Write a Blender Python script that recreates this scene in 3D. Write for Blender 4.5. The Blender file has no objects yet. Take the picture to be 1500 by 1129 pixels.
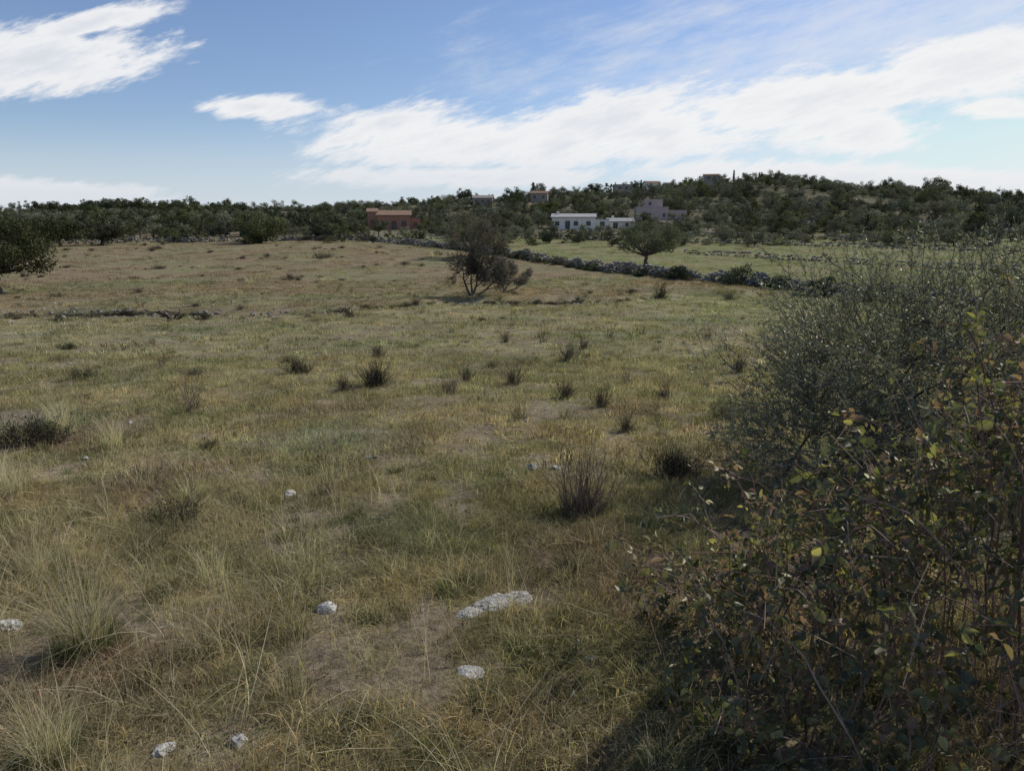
import bpy, math, numpy as np, bmesh
from mathutils import Vector
P=math.radians(12.4)
SUN_AZ,SUN_EL=math.radians(56),math.radians(38)
# ------------------------------------------------------------------ terrain
def gs(a,sig,step):
    n=int(4*sig/step); k=np.exp(-0.5*(np.arange(-n,n+1)*step/sig)**2); k/=k.sum()
    return np.convolve(np.pad(a,n,mode='edge'),k,mode='valid')
_ys=np.arange(-60,3000,0.5)
_b=np.interp(_ys,[-60,0,2.3,4,6.3,14,33,45,55,80,100,130,160,200,300,3000],[0.5,0,0,-.25,-.55,-1.15,-2.0,-2.4,-2.5,-2.2,-1.5,-.5,.8,2.0,3,0])
_b=gs(_b,1.0,0.5)*0.4+gs(_b,4.0,0.5)*0.6
_xs=np.arange(-900,900,2.0)
cp=np.array([[-400,336],[0,334],[150,326],[250,316],[350,310],[450,316],[550,312],[650,304],[750,300],[850,294],[950,285],[1060,274],[1150,280],[1250,294],[1350,307],[1450,326],[1550,334],[1900,338]])
_c=gs(np.interp(_xs,(cp[:,0]-750)*.4035,2+(335-cp[:,1])*.4035),8,2.0)
def sines(x,y,lam,seed,n=7):
    r=np.random.default_rng(seed); s=0
    for i in range(n):
        a=r.uniform(0,6.28); l=lam*r.uniform(.6,1.6); p=r.uniform(0,6.28)
        s=s+np.sin((x*math.cos(a)+y*math.sin(a))*6.283/l+p)
    return s/math.sqrt(n)
def sm(t): t=np.clip(t,0,1); return t*t*(3-2*t)
def YSL(x): return np.interp(x,[-40,-12,-8,-4,6,12],[33,33,35,42,42,48])
WX=[-28,-12,-1,6,12,17,20,22,26]; WY=[139,117,99,83,68,58,49,44,36]
def XW(y): return np.interp(y,WY[::-1],WX[::-1])
def H(x,y):
    x=np.asarray(x,float); y=np.asarray(y,float)
    b=np.interp(y,_ys,_b); c=np.interp(x,_xs,_c)
    S=sm((y-140)/280)*(1-sm((y-430)/700))
    z=b+(c-b)*S
    z=z+0.03*sines(x,y,2.5,1)*sm((300-y)/200)+0.06*sines(x,y,9,2)+1.1*sines(x,y,70,3)*sm((y-170)/150)
    ysl=YSL(x)
    return z+0.28*sm((y-ysl)/1.0)*sm((ysl+30-y)/25)
def h1(x,y): return float(H(x,y))
def lerp(a,b,t): return a+(np.asarray(b)-a)*np.asarray(t)[...,None]
def BARE(x,y):
    return sm((sines(x,y,1.9,91)+.8*sines(x,y,.75,92)+.5*sines(x,y,6,93)-.25)/1.3)
def FC(x,y):
    x=np.asarray(x,float); y=np.asarray(y,float); one=np.ones(x.shape+(3,))
    g=sm(.46+.36*sines(x,y,7,11)+.3*sines(x,y,1.7,12)+.2*sines(x,y,28,13))
    col=lerp(np.array([.35,.285,.16])*one,[.155,.16,.068],g*.92)
    col=lerp(col,[.22,.165,.11],sm((sines(x,y,2.6,14)-.2)/1.2)*.85)
    col=lerp(col,[.215,.23,.15],sm((sines(x,y,4.2,15)-.4)/1.0)*.65)
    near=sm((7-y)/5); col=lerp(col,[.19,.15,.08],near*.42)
    mid=sm((y-9)/8)*sm((YSL(x)+2-y)/6); col=lerp(col,lerp(np.array([.36,.32,.18])*one,[.23,.23,.12],sm(.45+.55*sines(x,y,5,19))),mid*.6)
    lush=sm((x-4)/8)*sm((y-22)/8)*sm((52-y)/6); col=lerp(col,[.27,.285,.14],lush*.55)
    up=sm((y-YSL(x))/3)*sm((XW(y)-x)/3); col=lerp(col,lerp(np.array([.27,.205,.13])*one,[.24,.23,.13],sm(.35+.6*sines(x,y,16,16))),up*.8)
    gr=sm((x-XW(y))/2)*sm((y-38)/6); col=lerp(col,lerp(np.array([.22,.245,.11])*one,[.29,.265,.15],sm(.4+.5*sines(x,y,9,17))),gr*.85)
    hl=sm((y-146)/20); col=lerp(col,lerp(np.array([.12,.118,.07])*one,[.27,.235,.165],sm(.25+.55*sines(x,y,22,18))),hl)
    return col
# ------------------------------------------------------------------ node helpers
class NB:
    def __init__(s,nt): s.nt=nt
    def new(s,t,**k):
        n=s.nt.nodes.new(t)
        for a,b in k.items(): setattr(n,a,b)
        return n
    def put(s,sock,v):
        if isinstance(v,bpy.types.NodeSocket): s.nt.links.new(v,sock)
        elif v is not None: sock.default_value=v
    def m(s,op,a,b=None,c=None,clamp=False):
        n=s.new('ShaderNodeMath',operation=op,use_clamp=clamp)
        for i,v in enumerate((a,b,c)): s.put(n.inputs[i],v)
        return n.outputs[0]
    def mix(s,f,a,b,bt='MIX'):
        n=s.new('ShaderNodeMix',data_type='RGBA',blend_type=bt)
        s.put(n.inputs[0],f); s.put(n.inputs[6],a); s.put(n.inputs[7],b); return n.outputs[2]
    def ss(s,x,a,b,c=0.,d=1.):
        n=s.new('ShaderNodeMapRange',interpolation_type='SMOOTHSTEP'); s.put(n.inputs[0],x); s.put(n.inputs[1],a); s.put(n.inputs[2],b); s.put(n.inputs[3],c); s.put(n.inputs[4],d); return n.outputs[0]
    def lin(s,x,a,b,c,d):
        n=s.new('ShaderNodeMapRange'); s.put(n.inputs[0],x)
        for i,v in enumerate((a,b,c,d)): n.inputs[i+1].default_value=v
        return n.outputs[0]
    def noise(s,vec,scale,detail=4,rough=.5,dist=0):
        n=s.new('ShaderNodeTexNoise'); s.put(n.inputs['Vector'],vec); n.inputs['Scale'].default_value=scale; n.inputs['Detail'].default_value=detail; n.inputs['Roughness'].default_value=rough; n.inputs['Distortion'].default_value=dist
        return n.outputs[0]
    def vm(s,op,a,b=None):
        n=s.new('ShaderNodeVectorMath',operation=op); s.put(n.inputs[0],a); s.put(n.inputs[1],b); return n
    def scalecol(s,col,f):
        n=s.new('ShaderNodeVectorMath',operation='SCALE'); s.put(n.inputs[0],col); s.put(n.inputs['Scale'],f); return n.outputs[0]
    def xyz(s,x,y,z=0.0):
        n=s.new('ShaderNodeCombineXYZ')
        for i,v in enumerate((x,y,z)): s.put(n.inputs[i],v)
        return n.outputs[0]
def c4(c): return (float(c[0]),float(c[1]),float(c[2]),1)
def mat(name,build):
    m=bpy.data.materials.new(name); m.use_nodes=True; nt=m.node_tree; nt.nodes.clear(); b=NB(nt)
    out=b.new('ShaderNodeOutputMaterial'); b.put(out.inputs[0],build(b)); return m
def diffuse(b,col,rough=.8,normal=None):
    n=b.new('ShaderNodeBsdfDiffuse'); b.put(n.inputs[0],col)
    if normal is not None: b.put(n.inputs['Normal'],normal)
    return n.outputs[0]
def leafsh(b,col,tr=.3,gloss=0,grough=.4):
    d=diffuse(b,col)
    if tr>0:
        t=b.new('ShaderNodeBsdfTranslucent'); b.put(t.inputs[0],b.mix(1.0,col,(1.25,1.25,.8,1),'MULTIPLY'))
        mx=b.new('ShaderNodeMixShader'); b.put(mx.inputs[0],tr); b.put(mx.inputs[1],d); b.put(mx.inputs[2],t.outputs[0]); o=mx.outputs[0]
    else: o=d
    if gloss:
        g=b.new('ShaderNodeBsdfGlossy'); g.inputs['Roughness'].default_value=grough; b.put(g.inputs[0],(.95,.92,.84,1))
        m2=b.new('ShaderNodeMixShader'); b.put(m2.inputs[0],gloss); b.put(m2.inputs[1],o); b.put(m2.inputs[2],g.outputs[0]); o=m2.outputs[0]
    return o
def attr(b,name,typ='GEOMETRY'):
    return b.new('ShaderNodeAttribute',attribute_type=typ,attribute_name=name)
# ------------------------------------------------------------------ world
def make_world():
    w=bpy.data.worlds.new('World'); bpy.context.scene.world=w; w.use_nodes=True
    try: w.cycles.sampling_method='NONE'
    except Exception: pass
    nt=w.node_tree; b=NB(nt); bg=nt.nodes['Background']
    s=b.new('ShaderNodeTexSky',sky_type='NISHITA',sun_disc=False,sun_elevation=SUN_EL,sun_rotation=SUN_AZ,dust_density=0.25,air_density=1.0,ozone_density=2.5,altitude=50)
    tc=b.new('ShaderNodeTexCoord'); sp=b.new('ShaderNodeSeparateXYZ'); b.put(sp.inputs[0],tc.outputs['Generated'])
    x,y,z=sp.outputs
    ya=b.m('MAXIMUM',b.m('ABSOLUTE',y),0.12)
    u=b.m('DIVIDE',x,ya); v=b.m('DIVIDE',z,ya); uv=b.xyz(u,v,0.0)
    def mapn(vec,loc,rot,scl,typ):
        n=b.new('ShaderNodeMapping',vector_type=typ); b.put(n.inputs[0],vec); n.inputs[1].default_value=loc; n.inputs[2].default_value=(0,0,rot); n.inputs[3].default_value=scl; return n.outputs[0]
    def streak(deg,su,sv,scale,detail,rough,off,dist=0):
        return b.noise(mapn(uv,(off,off*.7,0),math.radians(deg),(1/su,1/sv,1),'TEXTURE'),scale,detail,rough,dist)
    n1=streak(12,1,3.0,5,6,.6,3.1,.4)
    n2=streak(16,1,4.5,14,5,.68,7.7)
    nn=b.m('ADD',b.m('MULTIPLY',b.m('SUBTRACT',n1,.5),1.9),b.m('MULTIPLY',b.m('SUBTRACT',n2,.5),1.35))
    def ell(px,py,rx,ry,deg):
        cu=(px-750)/1041/(1.024+.000206*(335-py)); cv=(335-py)*.00089
        return b.vm('LENGTH',mapn(uv,(cu,cv,0),math.radians(deg),(rx/1090,ry*.00089,1),'TEXTURE')).outputs['Value']
    E=[(60,95,190,45,3),(140,42,120,18,10),(372,157,95,18,0),(650,205,210,50,-2),(880,195,270,54,7),(1180,145,340,42,10),(1430,100,250,46,8),(1250,190,120,34,0),(1470,160,90,16,0),(60,283,235,24,-4),(1250,262,460,24,-2),(700,258,250,18,0)]
    f=None
    for e in E:
        g=ell(*e); f=g if f is None else b.m('MINIMUM',f,g)
    f=b.m('MINIMUM',f,2.2)
    d=b.m('SUBTRACT',b.m('ADD',nn,1.08),f)
    dens=b.ss(d,-.12,.48)
    veil=b.ss(b.m('ADD',b.m('SUBTRACT',1,ell(1350,70,700,200,8)),b.m('MULTIPLY',nn,.9)),-.1,1.1,0.,.65)
    low=b.ss(v,.16,.0,0.,.8)
    ccol=b.mix(b.ss(b.m('ADD',d,b.m('MULTIPLY',nn,.6)),.25,1.5),(8.9,8.9,9.0,1),(7.1,7.4,8.0,1)); ccol=b.mix(b.ss(v,.02,.12),(6.9,7.3,7.9,1),ccol)
    ccol=b.mix(b.ss(u,-.3,.7,0.,.35),ccol,(9.5,9.4,9.2,1))
    sky=b.mix(1.0,s.outputs[0],(1.04,1.03,1.14,1),'MULTIPLY')
    sky=b.mix(low,sky,(6.0,6.8,7.9,1))
    sky=b.mix(veil,sky,(7.6,7.8,8.3,1))
    g=b.vm('MINIMUM',sky,(8.4,8.4,8.7)).outputs[0]
    b.put(bg.inputs[0],b.mix(b.m('MULTIPLY',dens,.97),g,ccol)); bg.inputs[1].default_value=.1
make_world()
# ------------------------------------------------------------------ mesh helpers
COL=bpy.context.scene.collection
def mk(name,V,groups,mats,attrs=None,link=True,smooth=False,cols=None):
    V=np.asarray(V,np.float32).reshape(-1,3); me=bpy.data.meshes.new(name)
    loops=[];tot=[];mi=[]
    for F,m in groups:
        F=np.asarray(F,np.int32)
        if len(F)==0: continue
        loops.append(F.ravel()); tot.append(np.full(len(F),F.shape[1],np.int32)); mi.append(np.full(len(F),m,np.int32))
    L=np.concatenate(loops); Tt=np.concatenate(tot); M=np.concatenate(mi)
    me.vertices.add(len(V)); me.vertices.foreach_set('co',V.ravel())
    me.loops.add(len(L)); me.loops.foreach_set('vertex_index',L)
    me.polygons.add(len(Tt)); st=np.concatenate([[0],np.cumsum(Tt)[:-1]]).astype(np.int32)
    me.polygons.foreach_set('loop_start',st); me.polygons.foreach_set('loop_total',Tt); me.polygons.foreach_set('material_index',M)
    me.polygons.foreach_set('use_smooth',np.full(len(Tt),smooth))
    for m in mats: me.materials.append(m)
    for k,a in (attrs or {}).items():
        at=me.attributes.new(k,'FLOAT','POINT'); at.data.foreach_set('value',np.asarray(a,np.float32).ravel())
    if cols is not None:
        at=me.color_attributes.new('gcol','FLOAT_COLOR','POINT'); c=np.ones((len(V),4),np.float32); c[:,:3]=cols; at.data.foreach_set('color',c.ravel())
    me.update(calc_edges=True); me.validate()
    ob=bpy.data.objects.new(name,me)
    if link: COL.objects.link(ob)
    return ob
class Parts:
    def __init__(s): s.V=[];s.G=[];s.A=[];s.n=0
    def add(s,V,F,m=0,var=None):
        V=np.asarray(V,float).reshape(-1,3); F=np.asarray(F)
        s.V.append(V); s.G.append((F+s.n,m)); s.A.append(np.full(len(V),.5) if var is None else np.asarray(var,float).ravel()); s.n+=len(V); return s
    def add3(s,q,m=0): return s.add(q[0],q[1],m,q[2])
    def obj(s,name,mats,link=True,smooth=False):
        return mk(name,np.concatenate(s.V),s.G,mats,{'var':np.concatenate(s.A)},link,smooth)
def norm(v): return v/np.maximum(np.linalg.norm(v,axis=-1,keepdims=True),1e-9)
def ribbons(path,width,side,var):
    N,S,_=path.shape; V=np.stack([path-side*width[...,None]/2,path+side*width[...,None]/2],2).reshape(-1,3)
    i=np.arange(N)[:,None]*S*2+np.arange(S-1)[None]*2
    F=np.stack([i,i+1,i+3,i+2],-1).reshape(-1,4); return V,F,np.repeat(var,S*2)
def blades(rng,n,rad,hh0,hh1,w,lean,segs=3,outward=.5,curl=2.0):
    a=rng.uniform(0,6.283,n); r=rad*np.sqrt(rng.uniform(0,1,n)); b=np.c_[r*np.cos(a),r*np.sin(a),np.zeros(n)]
    d=a+rng.normal(0,1.2/(outward+.3),n); dr=np.c_[np.cos(d),np.sin(d),np.zeros(n)]
    h=rng.uniform(hh0,hh1,n); l=np.abs(rng.normal(0,lean,n))+lean*.3
    t=np.linspace(0,1,segs+1)[None,:,None]
    path=b[:,None]+dr[:,None]*(l*h)[:,None,None]*t**curl+np.array([0,0,1.])*h[:,None,None]*(t-.35*np.minimum(l,1.3)[:,None,None]*t**2.5)
    path[:,0,2]-=.03
    ww=w*rng.uniform(.6,1.3,n)[:,None]*(1-t[...,0]**1.5*.92)
    e=rng.uniform(0,3.14,n); sd=np.c_[np.cos(e),np.sin(e),np.zeros(n)][:,None]*np.ones_like(t)
    return ribbons(path,ww,sd,rng.uniform(0,1,n))
def tubes(paths,rad,k=3,var=None):
    N,S,_=paths.shape; T=norm(np.gradient(paths,axis=1)); ref=np.where(np.abs(T[...,2:3])>.9,np.array([1.,0,0]),np.array([0,0,1.]))
    A=norm(np.cross(T,ref)); B=np.cross(T,A)
    th=np.arange(k)*6.2832/k
    V=paths[:,:,None]+rad[:,:,None,None]*(A[:,:,None]*np.cos(th)[:,None]+B[:,:,None]*np.sin(th)[:,None])
    i=(np.arange(N)[:,None,None]*S+np.arange(S-1)[None,:,None])*k; j=np.arange(k)[None,None]; j2=(j+1)%k
    F=np.stack([i+j,i+j2,i+k+j2,i+k+j],-1).reshape(-1,4)
    return V.reshape(-1,3),F,np.repeat(np.full(N,.5) if var is None else var,S*k)
def grow(rng,start,dirs,lens,rads,nlev,nch,ang,lf,rf,wig,up,S=5,tmin=.25,env=None):
    out=[]
    for lev in range(nlev):
        N=len(start); seg=lens[:,None]/(S-1); d=dirs.copy(); p=[start]
        for i in range(S-1):
            d=norm(d+rng.normal(0,wig,(N,3))+np.array([0,0,up[lev]])); p.append(p[-1]+d*seg)
        paths=np.stack(p,1)
        rr=rads[:,None]*np.linspace(1,.45 if lev<nlev-1 else .25,S)[None]
        if env is not None and lev>0:
            ok=env(paths[:,-1])
            if ok.sum()>3: paths,rr,lens,rads=paths[ok],rr[ok],lens[ok],rads[ok]
            N=len(paths)
        out.append((paths,rr))
        if lev==nlev-1: break
        c=nch[lev]; t=rng.uniform(tmin,1,(N,c)); t[:,0]=1; f=t*(S-1); i0=np.minimum(f.astype(int),S-2); fr=(f-i0)[...,None]
        ar=np.arange(N)[:,None]; st=paths[ar,i0]*(1-fr)+paths[ar,i0+1]*fr; tg=norm(paths[ar,i0+1]-paths[ar,i0])
        rv=norm(rng.normal(0,1,(N,c,3))); dd=norm(tg+rv*ang*rng.uniform(.5,1.2,(N,c,1)))
        start=st.reshape(-1,3); dirs=dd.reshape(-1,3)
        lens=(lens[:,None]*lf*rng.uniform(.6,1.15,(N,c))).ravel(); rads=(rads[:,None]*rf*(1-.35*t)).ravel()
    return out
def leafquads(C,Nrm,size,asp,rng,var,updir=None):
    n=len(C); a=norm(np.cross(Nrm,norm(rng.normal(0,1,(n,3))))) if updir is None else updir; b=norm(np.cross(Nrm,a)); s=size[:,None]
    V=np.stack([C-a*s*.5,C+b*s*asp*.5,C+a*s*.5,C-b*s*asp*.5],1)
    F=np.arange(n*4).reshape(n,4); return V,F,np.repeat(var,4)
def replicate(V0,F0,pos,rotz,tiltv,scale):
    n=len(pos); cz,sz=np.cos(rotz),np.sin(rotz); cx,sx=np.cos(tiltv[:,0]),np.sin(tiltv[:,0]); cy,sy=np.cos(tiltv[:,1]),np.sin(tiltv[:,1])
    V=V0[None]*scale[:,None]
    x,y,z=V[...,0],V[...,1],V[...,2]
    y,z=y*cx[:,None]-z*sx[:,None],y*sx[:,None]+z*cx[:,None]
    x,z=x*cy[:,None]+z*sy[:,None],-x*sy[:,None]+z*cy[:,None]
    x,y=x*cz[:,None]-y*sz[:,None],x*sz[:,None]+y*cz[:,None]
    V=np.stack([x,y,z],-1)+pos[:,None]
    F=(F0[None]+(np.arange(n)*len(V0))[:,None,None]).reshape(-1,F0.shape[1]); return V.reshape(-1,3),F
# ------------------------------------------------------------------ materials
def gmat(name,tr=.35,mul=1.0):
    def f(b):
        g=attr(b,'gcol','INSTANCER').outputs['Color']; v=attr(b,'var').outputs['Fac']
        col=b.scalecol(g,b.lin(v,0,1,.5*mul,1.6*mul)); hs=b.mix(b.ss(v,.62,1.,0.,.55),col,c4((.48,.42,.28)))
        return leafsh(b,hs,tr)
    return mat(name,f)
def foliage(name,c1,c2,tr=.2,gloss=0,grough=.45,inst=True):
    def f(b):
        v=attr(b,'var').outputs['Fac']; col=b.mix(v,c4(c1),c4(c2))
        if inst:
            oi=b.new('ShaderNodeObjectInfo').outputs['Random']; col=b.scalecol(col,b.lin(oi,0,1,.6,1.45))
        return leafsh(b,col,tr,gloss,grough)
    return mat(name,f)
def rough_mat(name,c1,c2,scale,bump=.5,detail=6):
    def f(b):
        g=b.new('ShaderNodeNewGeometry').outputs['Position']; n=b.noise(g,scale,detail,.65)
        col=b.mix(b.ss(n,.3,.7),c4(c1),c4(c2)); bp=b.new('ShaderNodeBump'); b.put(bp.inputs['Height'],n); bp.inputs['Strength'].default_value=bump; bp.inputs['Distance'].default_value=.5/scale
        return diffuse(b,col,normal=bp.outputs[0])
    return mat(name,f)
M_grass=gmat('grass_blades',.4); M_far=gmat('grass_far',.3,1.0)
M_straw=foliage('straw',(.38,.32,.19),(.66,.59,.41),.4)
M_green=foliage('green_grass',(.07,.09,.033),(.17,.19,.08),.35)
M_dtwig=foliage('dark_twig',(.045,.036,.03),(.13,.105,.085),.0)
M_stick=foliage('stick',(.11,.08,.065),(.25,.19,.15),.0)
M_dleaf=foliage('dark_shrub_leaf',(.04,.04,.024),(.10,.095,.055),.15)
M_bark=rough_mat('bark',(.08,.065,.055),(.17,.145,.12),6)
M_gtwig=foliage('grey_twig',(.07,.062,.052),(.16,.145,.12),0)
M_carob=foliage('carob_leaf',(.045,.055,.028),(.13,.14,.066),.2)
M_holm=foliage('holm_leaf',(.055,.062,.038),(.14,.145,.085),.15)
M_olive=foliage('olive_leaf',(.085,.092,.066),(.21,.215,.155),.2)
M_pine=foliage('pine_leaf',(.045,.054,.03),(.11,.12,.062),0)
M_dull=foliage('dull_leaf',(.095,.088,.06),(.205,.185,.12),.15)
M_oleaf=foliage('olive_shrub_leaf',(.08,.088,.052),(.25,.255,.18),.36,.07,.5,inst=False)
M_lime=rough_mat('limestone',(.26,.25,.22),(.54,.52,.48),9,.9)
M_wall=rough_mat('drystone',(.13,.12,.105),(.36,.335,.29),1.6,.6)
def ground_mat(b):
    g=b.new('ShaderNodeNewGeometry').outputs['Position']; c=attr(b,'gcol').outputs['Color']
    n1=b.noise(g,.9,4,.6); n2=b.noise(g,14,6,.75); n3=b.noise(g,3.2,5,.68,.5)
    f=b.m('MULTIPLY',b.lin(n1,.25,.75,.72,1.22),b.lin(n2,.3,.7,.35,1.5))
    col=b.scalecol(c,f)
    col=b.mix(b.ss(n3,.50,.66,0.,.65),col,b.scalecol((.25,.195,.145),f))
    vo=b.new('ShaderNodeTexVoronoi'); b.put(vo.inputs['Vector'],g); vo.inputs['Scale'].default_value=11
    peb=b.m('MULTIPLY',b.ss(vo.outputs['Distance'],.26,.12),b.ss(n1,.52,.62))
    col=b.mix(b.m('MULTIPLY',peb,.8),col,(.42,.40,.35,1))
    bp=b.new('ShaderNodeBump'); b.put(bp.inputs['Height'],b.m('ADD',n2,n3)); bp.inputs['Strength'].default_value=.8; bp.inputs['Distance'].default_value=.07
    return diffuse(b,col,normal=bp.outputs[0])
M_ground=mat('ground',ground_mat)
# ------------------------------------------------------------------ ground
n=440
u=np.linspace(-1,1,n); X=3*np.sinh(7.4*u)
w=np.linspace(-.55,1,n); Y=3*np.sinh(7.6*w)
XX,YY=np.meshgrid(X,Y); xf,yf=XX.ravel(),YY.ravel()
ii=(np.arange(n-1)[:,None]*n+np.arange(n-1)[None]).ravel()
gc=FC(xf,yf); gc=lerp(gc,[.27,.21,.155],BARE(xf,yf)*sm((60-yf)/30)*.65)
mk('ground',np.c_[xf,yf,H(xf,yf)],[(np.c_[ii,ii+1,ii+n+1,ii+n],0)],[M_ground],smooth=True,cols=gc*.88)
# ------------------------------------------------------------------ geometry-nodes scatter
ROCKS=[(-.10,4.13,.15,.10,.055),(.04,4.22,.10,.08,.05),(-.26,4.0,.09,.06,.03),(.23,7.57,.085,.07,.07),(.49,7.54,.06,.05,.045),(.42,3.43,.035,.03,.02),(-2.21,6.68,.12,.07,.035),(-3.23,7.61,.045,.04,.05),(-1.52,2.69,.05,.04,.03),(-1.21,2.73,.045,.04,.025),(-3.09,3.92,.09,.06,.05),(1.6,4.4,.06,.05,.045),(-1.7,8.1,.11,.06,.025),(.3,3.1,.025,.02,.02),(-.2,3.3,.09,.07,.012),(.38,3.05,.02,.02,.02),(.75,4.6,.04,.03,.02)]
def clear(x,y):
    k=np.ones(len(x),bool)
    for q in ROCKS: k&=np.hypot(x-q[0],y-q[1])>q[2]*.9+.05
    return k
def scatter(name,protos,pts,rotz,scl,gcol=None,tilt=None,seed=0):
    r=np.random.default_rng(seed); n=len(pts)
    pc=bpy.data.collections.new(name+'_source')
    for p in protos: pc.objects.link(p)
    me=bpy.data.meshes.new(name); me.vertices.add(n); me.vertices.foreach_set('co',np.asarray(pts,np.float32).ravel())
    rot=np.zeros((n,3),np.float32); rot[:,2]=rotz
    if tilt is not None: rot[:,:2]=r.normal(0,tilt,(n,2))
    a=me.attributes.new('rot','FLOAT_VECTOR','POINT'); a.data.foreach_set('vector',rot.ravel())
    s=np.asarray(scl,np.float32); s=np.repeat(s[:,None],3,1) if s.ndim==1 else s
    a=me.attributes.new('scl','FLOAT_VECTOR','POINT'); a.data.foreach_set('vector',s.ravel().astype(np.float32))
    a=me.attributes.new('idx','INT','POINT'); a.data.foreach_set('value',r.integers(0,len(protos),n).astype(np.int32))
    if gcol is not None:
        a=me.attributes.new('gcol','FLOAT_COLOR','POINT'); c=np.ones((n,4),np.float32); c[:,:3]=gcol; a.data.foreach_set('color',c.ravel())
    me.update(); ob=bpy.data.objects.new(name,me); COL.objects.link(ob)
    ng=bpy.data.node_groups.new(name,'GeometryNodeTree'); ng.interface.new_socket('Geometry',in_out='INPUT',socket_type='NodeSocketGeometry'); ng.interface.new_socket('Geometry',in_out='OUTPUT',socket_type='NodeSocketGeometry')
    N=ng.nodes; L=ng.links; gi=N.new('NodeGroupInput'); go=N.new('NodeGroupOutput'); ip=N.new('GeometryNodeInstanceOnPoints'); ci=N.new('GeometryNodeCollectionInfo')
    ci.inputs['Collection'].default_value=pc; ci.inputs['Separate Children'].default_value=True; ci.inputs['Reset Children'].default_value=True
    def na(nm,t):
        q=N.new('GeometryNodeInputNamedAttribute'); q.data_type=t; q.inputs['Name'].default_value=nm; return q.outputs['Attribute']
    L.new(gi.outputs[0],ip.inputs['Points']); L.new(ci.outputs[0],ip.inputs['Instance']); ip.inputs['Pick Instance'].default_value=True
    L.new(na('idx','INT'),ip.inputs['Instance Index']); L.new(na('rot','FLOAT_VECTOR'),ip.inputs['Rotation']); L.new(na('scl','FLOAT_VECTOR'),ip.inputs['Scale'])
    L.new(ip.outputs[0],go.inputs[0]); md=ob.modifiers.new('instances','NODES'); md.node_group=ng
    return ob
def zone(r,n,y0,y1,pw=1.0,k=.85,k0=1.5):
    y=np.sqrt(r.uniform(y0**2,y1**2,n)); x=r.uniform(-1,1,n)*(k*y+k0); return x,y
def turf_proto(i,seed,n,rad,hh0,hh1,w,lean,segs,m):
    r=np.random.default_rng(seed); p=Parts(); p.add3(blades(r,n,rad,hh0,hh1,w,lean,segs))
    return p.obj('turf_proto_%d'%i,[m],link=False)
def jit(r,c,s=.22): return c*np.exp(r.normal(0,s,(len(c),1)))*np.exp(r.normal(0,.06,(len(c),3)))
r=np.random.default_rng(1)
def turf(name,N_,y0,y1,i0,dens,pr,smin,smax,js,mul=1.0,til=.12):
    x,y=zone(r,N_,y0,y1); g=1-BARE(x,y); keep=(r.uniform(0,1,len(x))<(dens*g**1.4+.04))&clear(x,y); x,y,g=x[keep],y[keep],g[keep]
    scatter(name,pr,np.c_[x,y,H(x,y)],r.uniform(0,6.28,len(x)),r.uniform(smin,smax,len(x))*(.6+.55*g)*(1+.3*(r.uniform(0,1,len(x))>.93)),jit(r,FC(x,y),js)*mul,til)
turf('grass_near',7500,.9,7,0,.92,[turf_proto(i,40+i,85,.13,.02,.085,.0032,1.2,3,M_grass) for i in range(4)],.5,1.5,.36)
turf('grass_middle',11500,6.5,19,4,.82,[turf_proto(i+4,50+i,60,.20,.02,.08,.0065,1.1,2,M_grass) for i in range(4)],.45,1.5,.36)
turf('grass_meadow',17000,18,62,8,.72,[turf_proto(i+8,60+i,55,.36,.03,.09,.015,1.0,2,M_far) for i in range(4)],.4,1.5,.36)
x,y=zone(r,14000,60,150); d=sines(x,y,6,27)+.7*sines(x,y,19,28); keep=r.uniform(0,1,len(x))<sm(.4+.4*d)+.05; x,y=x[keep],y[keep]
scatter('grass_far_field',[turf_proto(i+12,70+i,60,.8,.05,.16,.04,.8,2,M_far) for i in range(3)],np.c_[x,y,H(x,y)],r.uniform(0,6.28,len(x)),r.uniform(.5,1.3,len(x)),jit(r,FC(x,y),.34)*.95,.1)
x,y=zone(r,5600,1.6,60); keep=(r.uniform(0,1,len(x))<sm(.35+.5*sines(x,y,3.5,95)+.3*sines(x,y,1.1,96)))&clear(x,y); x,y=x[keep],y[keep]
tone=r.uniform(0,1,len(x)); cc=FC(x,y); cc=np.where((tone<.65)[:,None],cc*.38+np.array([.015,.025,.005]),cc*1.2)
scatter('bunch_grass',[turf_proto(20+i,170+i,70,.07,.05,.18,.0045,.6,3,M_grass) for i in range(3)],np.c_[x,y,H(x,y)],r.uniform(0,6.28,len(x)),np.exp(r.normal(-.15,.38,len(x)))*(.75+y*.012),cc,.15)
# dark low clumps between the straws close to the viewer
x,y=zone(r,900,1.0,7.5); keep=(r.uniform(0,1,len(x))<sm(.3+.7*sines(x,y,1.0,97)))&clear(x,y); x,y=x[keep],y[keep]
scatter('dark_turf_clumps',[turf_proto(30+i,190+i,150,.09,.03,.11,.003,.8,3,M_grass) for i in range(2)],np.c_[x,y,H(x,y)],r.uniform(0,6.28,len(x)),np.exp(r.normal(-.1,.3,len(x))),jit(r,np.tile(np.array([.085,.10,.04]),(len(x),1)),.25),.1)
def straw_proto(i,seed,n,rad,a,b_,w,lean):
    r=np.random.default_rng(seed); p=Parts(); p.add3(blades(r,n,rad,a,b_,w,lean,6,1.0,1.9)); return p.obj('straw_proto_%d'%i,[M_straw],link=False)
x,y=zone(r,5200,1.0,14); wgt=sm((-x-.08*y+1.0)/2.0)*sm((9-y)/4)*1.1+.07+.3*sm((4.5-y)/2)*sm(.2+sines(x,y,1.5,31)); keep=r.uniform(0,1,len(x))<wgt*sm(.5+.6*sines(x,y,1.1,30)); x,y=x[keep],y[keep]
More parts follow.
